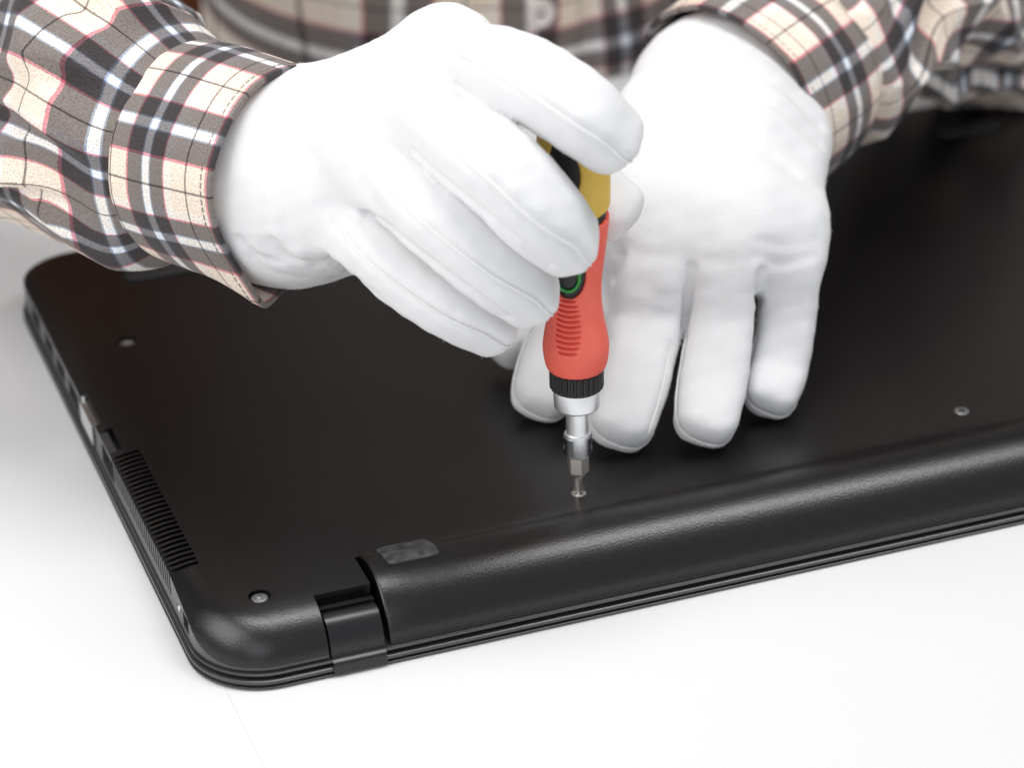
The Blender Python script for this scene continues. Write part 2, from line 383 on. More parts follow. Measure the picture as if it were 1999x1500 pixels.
# bit
def hexmod(th, h): return 0*th
hx = np.linspace(0, 2*np.pi, 6, endpoint=False)+.3
V1 = revolve([(6.6, 1.9), (7.6, 3.3), (15, 3.35)], th=hx)
V2 = revolve([(-.9, 1.2), (0, 1.5), (1.2, 1.75), (3.0, 1.25), (5.2, 1.35), (6.4, 2.2), (7.3, 2.4)], n=32, mod=lambda th, h: (-.45*np.abs(np.sin(2*th)) if h < 2 else 0*th))
V, Fc = join([V1, V2]); obj('screwdriver_bit', V, Fc, M_bit, sd, sharp=25)
V, Fc = revolve([(13.3, 2.2), (13.3, 3.7), (13.8, 3.95), (20.8, 3.95), (20.85, 3.45), (33, 3.45)]); shaft = obj('shaft', V, Fc, M_satin, sd)
V, Fc = revolve([(13.9, 4.0), (13.9, 4.28), (20.2, 4.28), (20.2, 4.0)], n=96, cap=False)
# retaining clip: ring with a zig-zag gap in front
th = np.linspace(0.75, 2*np.pi-.35, 90); clip = []
for hh in ((14.2, 15.9), (17.9, 19.9)):
    rgs = []
    for t in th:
        c = np.cos(t)*vd+np.sin(t)*sdv
        rgs.append(np.array([TIP+hh[0]*AX+c*3.9, TIP+hh[0]*AX+c*4.35, TIP+hh[1]*AX+c*4.35, TIP+hh[1]*AX+c*3.9]))
    clip.append(loft(rgs))
for t0_, t1_ in ((.75, 1.15), (1.9, 3.6), (5.1, 5.93)):
    rgs = []
    for t in np.linspace(t0_, t1_, 24):
        c = np.cos(t)*vd+np.sin(t)*sdv
        rgs.append(np.array([TIP+15.6*AX+c*3.9, TIP+15.6*AX+c*4.33, TIP+18.2*AX+c*4.33, TIP+18.2*AX+c*3.9]))
    clip.append(loft(rgs))
V, Fc = join(clip); obj('retaining_clip', V, Fc, M_darkmetal, shaft, sharp=30)
V, Fc = revolve([(29.8, 3.0), (29.9, 6.5), (30.5, 6.95), (36.8, 7.1), (37.2, 6.9)], n=96); obj('collar', V, Fc, M_satin, sd)
kn = lambda th, h: .32*np.sign(np.sin(26*th))*np.clip(np.abs(np.sin(26*th))*2, 0, 1)
V, Fc = revolve([(36.4, 6.6), (36.5, 7.6), (37.0, 7.8), (42.6, 7.8), (43.0, 7.4)], n=416, mod=lambda th, h: kn(th, h) if 36.6 < h < 42.8 else 0*th)
obj('ratchet_ring', V, Fc, M_black, sd, sharp=30)
HP = np.array([(43.0, 7.9), (43.4, 8.9), (45, 9.6), (48, 10.1), (51, 10.25), (55, 9.7), (60, 8.75), (66, 8.15), (72, 8.3), (80, 9.3), (88, 10.4), (96, 11.1), (104, 11.3), (112, 11.0), (120, 10.2), (128, 9.0), (134, 7.2), (137, 4.5), (138, .8)])
def hr(h): return np.interp(h, _hs[:, 0], _hs[:, 1])
HP[:, 1] *= .96; _hs = catmull(HP, 200)
_hs = _hs[np.argsort(_hs[:, 0])]
core = [(h, max(hr(h)-1.0, .3)) for h in np.linspace(42.2, 137.5, 90)]
V, Fc = revolve(core); obj('handle_core', V, Fc, M_black, sd)
def shell(name, material, h0, h1, inside, thick=1.0, nth=360, nh=None, off=0.0):
    nh = nh or int((h1-h0)/.3)
    hs = np.linspace(h0, h1, nh); ths = np.linspace(-np.pi, np.pi, nth, endpoint=False)
    H, T = np.meshgrid(hs, ths, indexing='ij')
    keepv = inside(H, T)
    # signed field keep>0 ; edge rounding: radius shrinks near the border
    edge = np.clip(keepv/.7, 0, 1); R = hr(H)+off-thick*.55*(1-np.sqrt(1-(1-edge)**2))
    Po = TIP+H[..., None]*AX+(R*np.cos(T))[..., None]*vd+(R*np.sin(T))[..., None]*sdv
    Ri = hr(H)-thick-.25
    Pi = TIP+H[..., None]*AX+(Ri*np.cos(T))[..., None]*vd+(Ri*np.sin(T))[..., None]*sdv
    idx = np.arange(nh*nth).reshape(nh, nth); k = keepv > -0.02; Fc = []
    cell = np.zeros((nh-1, nth), bool)
    for i in range(nh-1):
        kk = k[i] & k[i+1]; kk = kk & np.roll(kk, -1); cell[i] = kk
    N = nh*nth
    for i in range(nh-1):
        for j in np.nonzero(cell[i])[0]:
            j2 = (j+1) % nth; a, b_, c, d = idx[i, j], idx[i, j2], idx[i+1, j2], idx[i+1, j]
            Fc.append((a, b_, c, d))
            if i == 0 or not cell[i-1, j]: Fc.append((b_, a, a+N, b_+N))
            if i == nh-2 or not cell[i+1, j]: Fc.append((d, c, c+N, d+N))
            if not cell[i, (j-1) % nth]: Fc.append((a, d, d+N, a+N))
            if not cell[i, j2]: Fc.append((c, b_, b_+N, c+N))
    V = np.concatenate([Po.reshape(-1, 3), Pi.reshape(-1, 3)])
    used = np.unique(np.array(Fc)); mp = -np.ones(len(V), int); mp[used] = np.arange(len(used))
    return obj(name, V[used], [tuple(mp[list(f)]) for f in Fc], material, sd, sharp=50)
# button opening on the red grip: a rounded slot centred slightly left of the camera-facing line
BT = -.30; BH = 83.2
def slotd(H, T, r, hl=7.0):
    x = (T-BT)*9.6; y = np.maximum(np.abs(H-BH-hl*0)-hl, 0); return np.hypot(x, y)-r
def red_in(H, T):
    top = 91.5+1.6*np.cos(T-1.9)
    return np.minimum(np.minimum(top-H, H-43.0+.7), slotd(H, T, 6.9))
red = shell('red_grip', M_red, 43.0, 95, red_in)
def band_shell(name, material, r0, r1, off, thick=.9):
    return shell(name, material, 68, 98, lambda H, T: np.minimum(slotd(H, T, r0), -slotd(H, T, r1)), thick=thick, off=off)
band_shell('green_ring', M_green, 3.9, 5.2, -.15)
def btn(H, T): return -slotd(H, T, 3.3)
shell('slide_button', M_black, 70, 98, btn, off=.2, thick=.8)
def yel_in(H, T):
    bot = H-(94.3+2.0*np.cos(T-1.9))
    # black window with a wavy outline running from upper left to lower right
    c = -.62+.30*np.sin((H-104)/9.0)+(116-H)*.012
    win = np.abs(T-c)*10.5-(4.6+1.7*np.sin((H-100)/4.6))
    side2 = np.abs(((T+2.6+np.pi) % (2*np.pi))-np.pi)*10.5-4.5
    return np.minimum(np.minimum(bot, 137.0-H), np.minimum(win, side2))
shell('yellow_grip', M_yellow, 92, 137.2, yel_in)
# ribs pressed into the red thumb rest
ribs = []
for k in range(11):
    h = 52.2+k*1.62; wth = .43*math.sqrt(max(0, 1-((k-5)/6.3)**2))+.05
    tt = np.linspace(-wth, wth, 18)-.27
    P = np.array([TIP+(h+.5*((t+.27)/.45)**2)*AX+(hr(h)+.02)*(math.cos(t)*vd+math.sin(t)*sdv) for t in tt])
    ribs.append(tube(P, .46*np.sqrt(np.clip(1-np.linspace(-1, 1, 18)**4, .02, 1)), 8))
V, Fc = join(ribs); obj('thumb_ribs', V, Fc, M_redrib, red)
# clear-looking facet in the black window
f0 = TIP+117*AX+(hr(117)-.7)*(math.cos(-.42)*vd+math.sin(-.42)*sdv)

# ------------------------------------------------------------------ gloves (signed distance field -> surface nets)
def smin(a, b_, k):
    h = np.clip(k-np.abs(a-b_), 0, None)/k; return np.minimum(a, b_)-h*h*h*k/6
class Field:
    def __init__(s, lo, hi, h):
        s.lo = np.array(lo, float); s.h = h; s.n = np.ceil((np.array(hi)-s.lo)/h).astype(int)
        s.ax = [s.lo[i]+h*np.arange(s.n[i]) for i in range(3)]
        s.D = np.full(s.n, 50.0, np.float32)
    def sub(s, pts, m_):
        pts = np.atleast_2d(pts); a = np.maximum(((pts.min(0)-m_-s.lo)/s.h).astype(int), 0)
        b_ = np.minimum(((pts.max(0)+m_-s.lo)/s.h).astype(int)+2, s.n)
        sl_ = tuple(slice(a[i], b_[i]) for i in range(3))
        G = np.meshgrid(*[s.ax[i][sl_[i]].astype(np.float32) for i in range(3)], indexing='ij', sparse=True)
        return sl_, G
    def sample(s, P):
        q = (np.asarray(P, float)-s.lo)/s.h; q = np.clip(q, 0, s.n-1.001); i = q.astype(int); f = q-i; r = 0
        for dx in (0, 1):
            for dy in (0, 1):
                for dz in (0, 1):
                    w_ = (f[..., 0] if dx else 1-f[..., 0])*(f[..., 1] if dy else 1-f[..., 1])*(f[..., 2] if dz else 1-f[..., 2])
                    r = r+w_*s.D[i[..., 0]+dx, i[..., 1]+dy, i[..., 2]+dz]
        return r
    def march(s, p, d, tmax=80, first=True):
        d = np.asarray(d)/np.linalg.norm(d); t = np.arange(0, tmax, .4); v = s.sample(p+t[:, None]*d)
        sg = np.nonzero((v[:-1] < 0) != (v[1:] < 0))[0]
        if len(sg) == 0: return None
        i = sg[0] if first else sg[-1]
        return p+(t[i]+.4*v[i]/(v[i]-v[i+1]))*d
    def cast(s, u, v):
        d = ray(u, v); d /= np.linalg.norm(d); t0_ = 450
        return s.march(CAM+t0_*d, d, 900)
def seg_dist(G, a, b_, ra, rb, nhint, flat=.86, kk=2.6, tip=1.0):
    """super-elliptic tapered capsule a->b ; ra, rb side radii ; thickness = flat*side"""
    a = np.array(a, float); b_ = np.array(b_, float); L = np.linalg.norm(b_-a); ax = (b_-a)/L
    s_ = np.cross(ax, nhint); s_ /= np.linalg.norm(s_); n_ = np.cross(s_, ax)
    dx, dy, dz = G[0]-a[0], G[1]-a[1], G[2]-a[2]
    T = dx*ax[0]+dy*ax[1]+dz*ax[2]; X = dx*s_[0]+dy*s_[1]+dz*s_[2]; Y = dx*n_[0]+dy*n_[1]+dz*n_[2]
    t = np.clip(T/L, 0, 1); e = np.maximum(T-L, 0)+np.maximum(-T, 0); r = ra+(rb-ra)*t
    q = (np.abs(X/r)**kk+np.abs(Y/(r*flat))**kk+np.abs(e/(r*tip))**kk)**(1/kk)
    return (q-1)*r*flat
def surface_nets(Fd):
    D = Fd.D; ins = D < 0
    c = ins[:-1, :-1, :-1].astype(np.int8)
    for dx, dy, dz in [(1, 0, 0), (0, 1, 0), (0, 0, 1), (1, 1, 0), (1, 0, 1), (0, 1, 1), (1, 1, 1)]:
        c = c+ins[dx:D.shape[0]-1+dx, dy:D.shape[1]-1+dy, dz:D.shape[2]-1+dz]
    act = (c > 0) & (c < 8); I_ = np.argwhere(act); ids = -np.ones(act.shape, np.int32); ids[act] = np.arange(len(I_))
    acc = np.zeros((len(I_), 3)); cnt = np.zeros(len(I_))
    corners = [(x, y, z) for x in (0, 1) for y in (0, 1) for z in (0, 1)]
    val = {k: D[I_[:, 0]+k[0], I_[:, 1]+k[1], I_[:, 2]+k[2]] for k in corners}
    for p in corners:
        for ax in range(3):
            if p[ax] == 0:
                q = list(p); q[ax] = 1; q = tuple(q); va, vb = val[p], val[q]; m_ = (va < 0) != (vb < 0)
                t = np.where(m_, va/np.where(m_, va-vb, 1), 0); pt = np.array(p, float)[None]+np.zeros((len(I_), 3)); pt[:, ax] = t
                acc[m_] += pt[m_]; cnt[m_] += 1
    V = Fd.lo+Fd.h*(I_+acc/cnt[:, None]); quads = []
    for ax in range(3):
        o1, o2 = [(1, 2), (2, 0), (0, 1)][ax]
        A = np.take(ins, range(0, D.shape[ax]-1), ax); B = np.take(ins, range(1, D.shape[ax]), ax)
        for sgn, msk in ((1, A & ~B), (-1, ~A & B)):
            e = np.argwhere(msk); ok = (e[:, o1] > 0) & (e[:, o2] > 0) & (e[:, o1] < D.shape[o1]-1) & (e[:, o2] < D.shape[o2]-1); e = e[ok]
            def g(a1, a2):
                f_ = e.copy(); f_[:, o1] -= a1; f_[:, o2] -= a2; return ids[f_[:, 0], f_[:, 1], f_[:, 2]]
            q = np.stack([g(1, 1), g(0, 1), g(0, 0), g(1, 0)], 1)
            quads.append(q if sgn > 0 else q[:, ::-1])
    return V, np.concatenate(quads)
def wob(G, a, sc, seed):
    r_ = np.random.default_rng(seed); o = 0
    for k in range(5):
        w_ = r_.normal(size=3); w_ /= np.linalg.norm(w_); w_ *= 2*np.pi/(sc*r_.uniform(.7, 1.5))
        o = o+np.sin(G[0]*w_[0]+G[1]*w_[1]+G[2]*w_[2]+r_.uniform(0, 6.3))
    return o*a/5

HRES = 0.8
LINT = 9000
def make_glove(name, label, person, fingers, palm, thumb, bbox, seams, creases, kpalm=5, flatp=.62, post=None):
    Fd = Field(bbox[0], bbox[1], HRES)
    D = Fd.D; Pm = np.full(D.shape, 50.0, np.float32)
    for a, b_, ra, rb, nh, fl in palm:
        sl_, G = Fd.sub([a, b_], max(ra, rb)+16); Pm[sl_] = smin(Pm[sl_], seg_dist(G, a, b_, ra, rb, nh, fl, 2.2), 14)
    Fg = np.full(D.shape, 50.0, np.float32)
    for f in fingers+[thumb]:
        J = f['J']; R = f['r']; allp = np.array(J); sl_, G = Fd.sub(allp, max(R)+8)
        loc = np.full(tuple(s_.stop-s_.start for s_ in sl_), 50.0, np.float32)
        JJ = catmull(np.column_stack([np.array(J), R]), 4*(len(J)-1)+1)
        for i in range(len(JJ)-1):
            loc = smin(loc, seg_dist(G, JJ[i, :3], JJ[i+1, :3], JJ[i, 3], JJ[i+1, 3], f['n'], f.get('flat', .86), 2.9, f.get('tip', .95)), 1.0)
        if f is thumb: Pm[sl_] = smin(Pm[sl_], loc, f.get('k', 10)) if f.get('join', True) else Pm[sl_]
        if f is not thumb: Fg[sl_] = smin(Fg[sl_], loc, f.get('kk', .8))
    D[:] = smin(Fg, Pm, kpalm)
    if post: post(Fd)
    sl_, G = (slice(None),)*3, [a.reshape([-1 if i == j else 1 for j in range(3)]) for i, a in enumerate(Fd.ax)]
    near = np.abs(D) < 6
    wv = (wob(G, .3, 26, 3)+wob(G, .22, 9, 5)).astype(np.float32); D[near] += wv[near]
    # creases / folds
    def carve(pts, amp, width):
        pts = np.array([p for p in pts if p is not None]);
        if len(pts) < 2: return
        dd = []
        for a, b_ in zip(pts[:-1], pts[1:]):
            n = max(2, int(np.linalg.norm(b_-a)/.7)); dd.append(a+(b_-a)*np.linspace(0, 1, n, endpoint=False)[:, None])
        dd = np.concatenate(dd+[pts[-1:]]); m_ = width*2.6; sl2, G2 = Fd.sub(dd, m_)
        best = np.full(tuple(s_.stop-s_.start for s_ in sl2), 1e3, np.float32)
        lo = np.array([s_.start for s_ in sl2]); k = int(m_/Fd.h)+1
        for p in dd[::1]:
            c0 = ((p-Fd.lo)/Fd.h).astype(int)-lo; a_ = np.maximum(c0-k, 0); b2 = np.minimum(c0+k+2, best.shape)
            if (b2 <= a_).any(): continue
            s3 = tuple(slice(a_[i], b2[i]) for i in range(3))
            d2 = (G2[0][s3[0]]-p[0])**2+(G2[1][:, s3[1]]-p[1])**2+(G2[2][:, :, s3[2]]-p[2])**2
            best[s3] = np.minimum(best[s3], d2)
        D[sl2] += amp*np.exp(-best/width**2)
    for uvs, amp, width in creases:
        pts = catmull(uvs, max(8, len(uvs)*5)); carve([Fd.cast(*p) for p in pts], amp, width)
    # seams
    lines = []
    for f in fingers+[thumb]:
        for sd_ in f.get('seam', ()):
            J = np.array(f['J']); ax_pts = catmull(J[f.get('s0', 0):], 34)[4:]; out = []
            for i, p in enumerate(ax_pts):
                T = ax_pts[min(i+1, 29)]-ax_pts[max(i-1, 0)]; T /= np.linalg.norm(T)
                s_ = np.cross(T, f['n']); s_ /= np.linalg.norm(s_); n_ = np.cross(s_, T)
                th_ = math.radians(sd_[1]); d = sd_[0]*s_*math.cos(th_)+n_*math.sin(th_)
                q = Fd.march(p, d, 30, True)
                if q is not None: out.append(q)
            th_ = math.radians(sd_[1])
            for a in np.linspace(0, sd_[2], 14)[1:]:
                d = sd_[0]*s_*math.cos(a)*math.cos(th_)+T*math.sin(a)+n_*(math.sin(th_)*(1+math.cos(a))/2-.3*math.sin(a/2))
                q = Fd.march(ax_pts[-1], d, 30, True)
                if q is not None: out.append(q)
            lines.append(np.array(out))
    for uvs in seams:
        pts = catmull(uvs, max(10, len(uvs)*7)); q = [Fd.cast(*p) for p in pts]; q = [p for p in q if p is not None]
        if len(q) > 3: lines.append(np.array(q))
    for l in lines: carve(l[2:], .75, 1.25)
    V, Q = surface_nets(Fd)
    g = obj(name, V, Q, M_glove, person, sharp=None, label=label)
    k = np.array([.25, .5, .25])
    for l in lines:
        if len(l) < 4: continue
        for _ in range(2): l[1:-1] = .25*l[:-2]+.5*l[1:-1]+.25*l[2:]
        L = catmull(l, len(l)*3); L = L+rng.normal(size=L.shape)*.04
        Vs, Fs = tube(L, .36*np.clip(np.arange(len(L))/14, .15, 1), 6); obj('seam', Vs, Fs, M_seam, g)
    # loose cotton fibres standing off the knit
    tri = V[Q[:, 0]]; nrm = np.cross(V[Q[:, 1]]-V[Q[:, 0]], V[Q[:, 3]]-V[Q[:, 0]]); nrm /= np.linalg.norm(nrm, axis=1)[:, None]+1e-9
    face = ((CAM-tri)*nrm).sum(1) > -250; cand = np.nonzero(face)[0]; pick = rng.choice(cand, min(LINT, len(cand)), replace=False)
    P = tri[pick]; Nn = nrm[pick]; Ln = rng.gamma(2.0, .19, len(pick))[:, None]; rd_ = rng.normal(size=P.shape); rd_ /= np.linalg.norm(rd_, axis=1)[:, None]
    d1 = Nn*.8+rd_*.9; d1 /= np.linalg.norm(d1, axis=1)[:, None]; d2 = d1+rng.normal(size=P.shape)*.5
    w_ = np.cross(d1, rng.normal(size=P.shape)); w_ /= np.linalg.norm(w_, axis=1)[:, None]; w2 = np.cross(d1, w_); n = len(P); th_ = .05
    a0 = P-Nn*.05; a1 = P+d1*Ln*.5; a2 = a1+d2*Ln*.5
    VV = np.stack([a0+w_*th_, a0-w_*th_*.5+w2*th_*.87, a0-w_*th_*.5-w2*th_*.87, a1+w_*th_*.8, a1-w_*th_*.4+w2*th_*.7, a1-w_*th_*.4-w2*th_*.7, a2], 1).reshape(-1, 3)
    pat = [(0, 1, 4, 3), (1, 2, 5, 4), (2, 0, 3, 5), (3, 4, 6), (4, 5, 6), (5, 3, 6)]
    FF = [tuple(i*7+k for k in p) for i in range(n) for p in pat]
    lf = obj('fabric_fuzz', VV, FF, M_seam, g, sharp=None); lf['kind'] = 'stuff'
    return g, Fd

person = thing('person', 'person in plaid flannel shirt and white cotton gloves, bent over the laptop', 'person', (245, 480, -260))

def camvec(right, up, toward):
    v = right*RT+up*UP-toward*FW; return v/np.linalg.norm(v)
def Y(u, v, y): return at(u, v, y=y)
# cuff openings: axis out of the sleeve, long axis of the opening, centre
Ax = camvec(.85, -.24, .47); Mj = camvec(-.23, -.97, 0)
C0 = Y(563, 343, 106)
Bx = camvec(-.62, -.47, .55); Mb = camvec(.84, -.54, 0)
C1 = Y(1424, 205, 158)
BACK = np.array([.05, -.45, .9]); BACK /= np.linalg.norm(BACK)
# --- resting hand (spread on the laptop)
def Z(u, v, z): return at(u, v, z=z)
nh = np.array([-.05, -.55, .84])
mid = dict(J=[Z(1350, 400, 78), Z(1278, 525, 64), Z(1262, 625, 49), Z(1237, 740, 36), Z(1217, 814, 29.5)], s0=2, r=[12, 12, 11.6, 11.2, 10.4], n=nh, seam=[(1, 8, 3.1)])
rin = dict(J=[Z(1430, 410, 78), Z(1414, 530, 64), Z(1405, 632, 49), Z(1390, 740, 36), Z(1379, 810, 29.5)], s0=2, r=[11, 10.3, 10.2, 10.5, 9.9], n=nh, seam=[(1, 8, 3.1)])
pin = dict(J=[Z(1515, 430, 72), Z(1538, 530, 60), Z(1535, 625, 45), Z(1519, 715, 32), Z(1508, 763, 27.5)], s0=2, r=[10, 9.3, 9.0, 9.1, 8.5], n=nh, seam=[(1, 8, 3.1)])
idx = dict(J=[Z(1240, 400, 78), Z(1175, 500, 62), Z(1130, 600, 48), Z(1085, 700, 34), Z(1062, 762, 28)], r=[12, 11.2, 11, 10.6, 9.8], n=nh, seam=[(1, 10, 3.1)])
wr = [Z(1350, 175, 96), Z(1420, 170, 102), Z(1480, 190, 100), Z(1540, 235, 92)]
far_ = C1-Bx*30; nB = np.cross(Bx, Mb)
wr = [Z(1350, 215, 88), Z(1420, 215, 92), Z(1480, 230, 88), Z(1520, 275, 80)]
palm = [(mid['J'][0], wr[0], 15, 18, nh, .78), (rin['J'][0], wr[1], 15, 19, nh, .8), (pin['J'][0], wr[3], 14, 17, nh, .8), (idx['J'][0], wr[0], 15, 18, nh, .75),
        (Z(1415, 250, 84), C1, 27.5, 30.5, nB, .8), (C1, far_, 31, 31, nB, .8)]
def mj(f, t): return f['J'][0]+(f['J'][1]-f['J'][0])*t
for f, r0_, r1_ in ((mid, 13, 11.5), (rin, 12.5, 10.5), (pin, 11.5, 9.3), (idx, 12.5, 11)): palm.append((f['J'][0], mj(f, .85), r0_, r1_, nh, .9))
for f, g_ in ((mid, rin), (rin, pin), (idx, mid)): palm.append((mj(f, .55), mj(g_, .55), 10.3, 10.0, nh, .95)); palm.append((f['J'][0], g_['J'][0], 11.5, 11.5, nh, .95))
thb = dict(J=[Z(1290, 250, 90), Z(1200, 400, 70), Z(1110, 560, 46), Z(1000, 655, 32)], r=[15, 13, 11.5, 10], n=np.array([-.7, -.2, .7]), k=12)
pts = np.array([p for f in (mid, rin, pin, idx, thb) for p in f['J']]+[p for q in palm for p in q[:2]])
cre = [([(1348, 522), (1343, 570), (1335, 640)], 3.0, 1.4), ([(1488, 532), (1480, 580), (1472, 640)], 3.0, 1.4), ([(1207, 500), (1195, 540)], 2.2, 2.2),
([(1270, 250), (1380, 262), (1500, 300), (1590, 370)], .6, 4), ([(1230, 320), (1350, 330), (1480, 375), (1590, 460)], .45, 4.5),
       ([(1290, 200), (1400, 195), (1510, 230), (1600, 310)], -.8, 3.5), ([(1330, 130), (1420, 120), (1520, 165), (1600, 240)], 1.0, 2.8), ([(1290, 175), (1400, 160), (1510, 200), (1600, 275)], .9, 2.5),
       ([(1480, 500), (1530, 515), (1590, 500)], .5, 2.2), ([(1480, 470), (1530, 480), (1595, 470)], .4, 2.2), ([(1355, 500), (1410, 512), (1470, 505)], .35, 2.5),
       ([(1190, 470), (1260, 495), (1340, 505)], .35, 2.5)]
gl, Fd1 = make_glove('glove', 'white cotton glove on the hand resting flat', person, [mid, rin, pin, idx], palm, thb,
           (pts.min(0)-34, pts.max(0)+34),
           [[(1316, 650), (1290, 770), (1266, 845)]], cre)

# --- gripping hand
def Y(u, v, y): return at(u, v, y=y)
nf = np.array([-.45, -.75, .55])
gi = dict(J=[Y(868, 116, 74), Y(960, 128, 48), Y(1040, 160, 32), Y(1125, 215, 22), Y(1183, 262, 20)], r=[12.5, 11.5, 11.3, 10.8, 9.8], n=np.array([.1, -.6, .9]), seam=[(1, 35, 2.9)], kk=.5)
gm = dict(J=[Y(800, 205, 66), Y(890, 268, 36), Y(970, 330, 20), Y(1046, 408, 14), Y(1099, 461, 16)], r=[12.5, 11.9, 11.8, 11.6, 10.4], n=np.array([.1, -.6, .9]), seam=[(1, 38, 2.9)], kk=.5)
gr = dict(J=[Y(720, 300, 70), Y(800, 375, 42), Y(875, 440, 28), Y(960, 512, 22), Y(1025, 565, 24)], r=[12.5, 11.4, 11.2, 11.0, 10.0], n=np.array([.1, -.6, .9]), seam=[(1, 38, 2.9)], kk=.5)
gp = dict(J=[Y(650, 395, 80), Y(730, 470, 56), Y(800, 530, 44), Y(880, 588, 36), Y(950, 630, 36)], r=[12.5, 11, 10.6, 10.0, 9.0], n=np.array([.1, -.6, .9]), seam=[(1, 30, 2.9)], kk=.5)
wq = [Y(636, 258, 108), Y(580, 310, 104), Y(550, 390, 108), Y(560, 445, 114)]
nb = np.array([-.1, -.55, .85])
fa = C0-Ax*30; nA = np.cross(Ax, Mj)
thg = dict(J=[Y(640, 440, 112), Y(800, 400, 108), Y(940, 300, 92), Y(1070, 320, 76), Y(1188, 402, 60)], r=[16, 15, 12, 11, 9.5], n=np.array([.2, -.8, .5]), k=12, flat=.85, n2=0)
palm2 = [(gi['J'][0], wq[0], 14, 19, nb, .85), (gm['J'][0], wq[1], 16, 22, nb, .85), (gr['J'][0], wq[2], 16, 20, nb, .85), (gp['J'][0], wq[3], 14, 18, nb, .85),
         (gi['J'][0], gm['J'][0], 13, 13.5, nb, .9), (gm['J'][0], gr['J'][0], 13.5, 13.5, nb, .9), (gr['J'][0], gp['J'][0], 13.5, 12, nb, .9),
         (wq[1]+(wq[2]-wq[1])*.5, C0, 27.5, 28.5, nA, 1.0), (C0, fa, 28.5, 28, nA, 1.05)]
pts = np.array([p for f in (gi, gm, gr, gp, thg) for p in f['J']]+[p for q in palm2 for p in q[:2]])
cre2 = [([(893, 168), (925, 205), (965, 236), (1010, 262)], 3.0, 1.15), ([(806, 298), (850, 338), (900, 380), (960, 428), (1020, 478), (1072, 520)], 3.0, 1.15), ([(716, 415), (760, 448), (820, 495), (880, 541), (950, 592), (990, 622)], 3.0, 1.15),
        ([(700, 160), (740, 260), (700, 350)], .5, 5), ([(600, 300), (640, 380), (660, 460)], .8, 5), ([(560, 330), (590, 420), (600, 500)], -.8, 5),
        ([(520, 480), (560, 505), (620, 515)], 1.0, 2.5), ([(540, 455), (590, 500), (660, 530)], -1.0, 3), ([(600, 505), (680, 560), (760, 610)], .8, 2),
        ([(500, 270), (480, 350), (490, 440)], .8, 4), ([(470, 470), (500, 500), (540, 512)], 1.0, 1.7), ([(535, 470), (565, 500), (615, 520)], .9, 1.6), ([(640, 500), (690, 540), (740, 580)], .7, 1.6), ([(500, 500), (530, 530), (590, 545)], .7, 2), ([(700, 330), (735, 400), (760, 440)], .5, 4), ([(540, 240), (520, 330), (535, 420)], -.6, 4)]
gl2, Fd2 = make_glove('glove', 'white cotton glove gripping the screwdriver', person, [gi, gm, gr, gp], palm2, thg,
           (pts.min(0)-36, pts.max(0)+36), [], cre2)

# ------------------------------------------------------------------ shirt
def fold(s, t, seed, amp):
    r_ = np.random.default_rng(seed); o = 0*s
    for k in range(7):
        a = r_.uniform(.5, 1.6); kt = r_.integers(1, 5); ks = r_.uniform(-.06, .06)
        q = np.sin(kt*t+ks*s+r_.uniform(0, 6.3)+.6*np.sin(s*.03+t))
        o = o+a*(q if k % 2 else 1-2*np.abs(q)**.8)
    return o*amp/4
def sleeve_mesh(ctrl, nlen, nth, seed, amp, v0=0, u0=0, thick=1.4, swirl=0, ledges=()):
    """ctrl rows: centre(3), major(3)*a, minor(3)*b  -> closed double-walled tube with UVs in mm"""
    K = catmull(np.array(ctrl), nlen); cen, A, B = K[:, :3], K[:, 3:6], K[:, 6:9]
    ds = np.r_[0, np.cumsum(np.linalg.norm(np.diff(cen, axis=0), axis=1))]
    th = np.linspace(0, 2*np.pi, nth+1); UVs = []; R_out = []; R_in = []
    rad = .5*(np.linalg.norm(A, axis=1)+np.linalg.norm(B, axis=1)); r0 = rad.mean()
    for i in range(nlen):
        a_ = amp(ds[i]) if callable(amp) else amp
        dsp = fold(np.full(nth+1, ds[i]), th, seed, a_)
        for t0_, sl0, wd, am, s0_, s1_ in ledges:
            dl = (t0_+sl0*ds[i]-th+np.pi) % (2*np.pi)-np.pi          # >0 on the upper side of the fold
            e_ = smoothstep(s0_, s0_+18, ds[i])*(1-smoothstep(s1_-25, s1_, ds[i]))
            dsp = dsp+am*e_*np.where(dl > 0, np.exp(-np.abs(dl)/wd), np.exp(-(dl/.07)**2))-am*.45*e_*np.exp(-((dl+.16)/.1)**2)
        dsp[-1] = dsp[0]; rr_ = 1+dsp/rad[i]
        P = cen[i]+np.outer(np.cos(th)*rr_, A[i])+np.outer(np.sin(th)*rr_, B[i]); R_out.append(P)
        ri = rr_-thick/rad[i]
        R_in.append(cen[i]+np.outer(np.cos(th)*ri, A[i])+np.outer(np.sin(th)*ri, B[i]))
        UVs.append(np.stack([u0+ds[i]*np.ones(nth+1), v0+th*r0+swirl*ds[i]], 1))
    n = nth+1; rings = R_out+R_in[::-1]; uv = np.concatenate(UVs+UVs[::-1]); V = np.concatenate(rings); Fc = []
    m_ = len(rings)
    for i in range(m_):
        i2 = (i+1) % m_
        for j in range(nth): Fc.append((i*n+j, i*n+j+1, i2*n+j+1, i2*n+j))
    return V, Fc, uv, ds, K
def ell(center, axis, major, a, b_):
    axis = axis/np.linalg.norm(axis); major = major-(major@axis)*axis; major /= np.linalg.norm(major); minor = np.cross(axis, major)
    return np.r_[center, major*a, minor*b_]

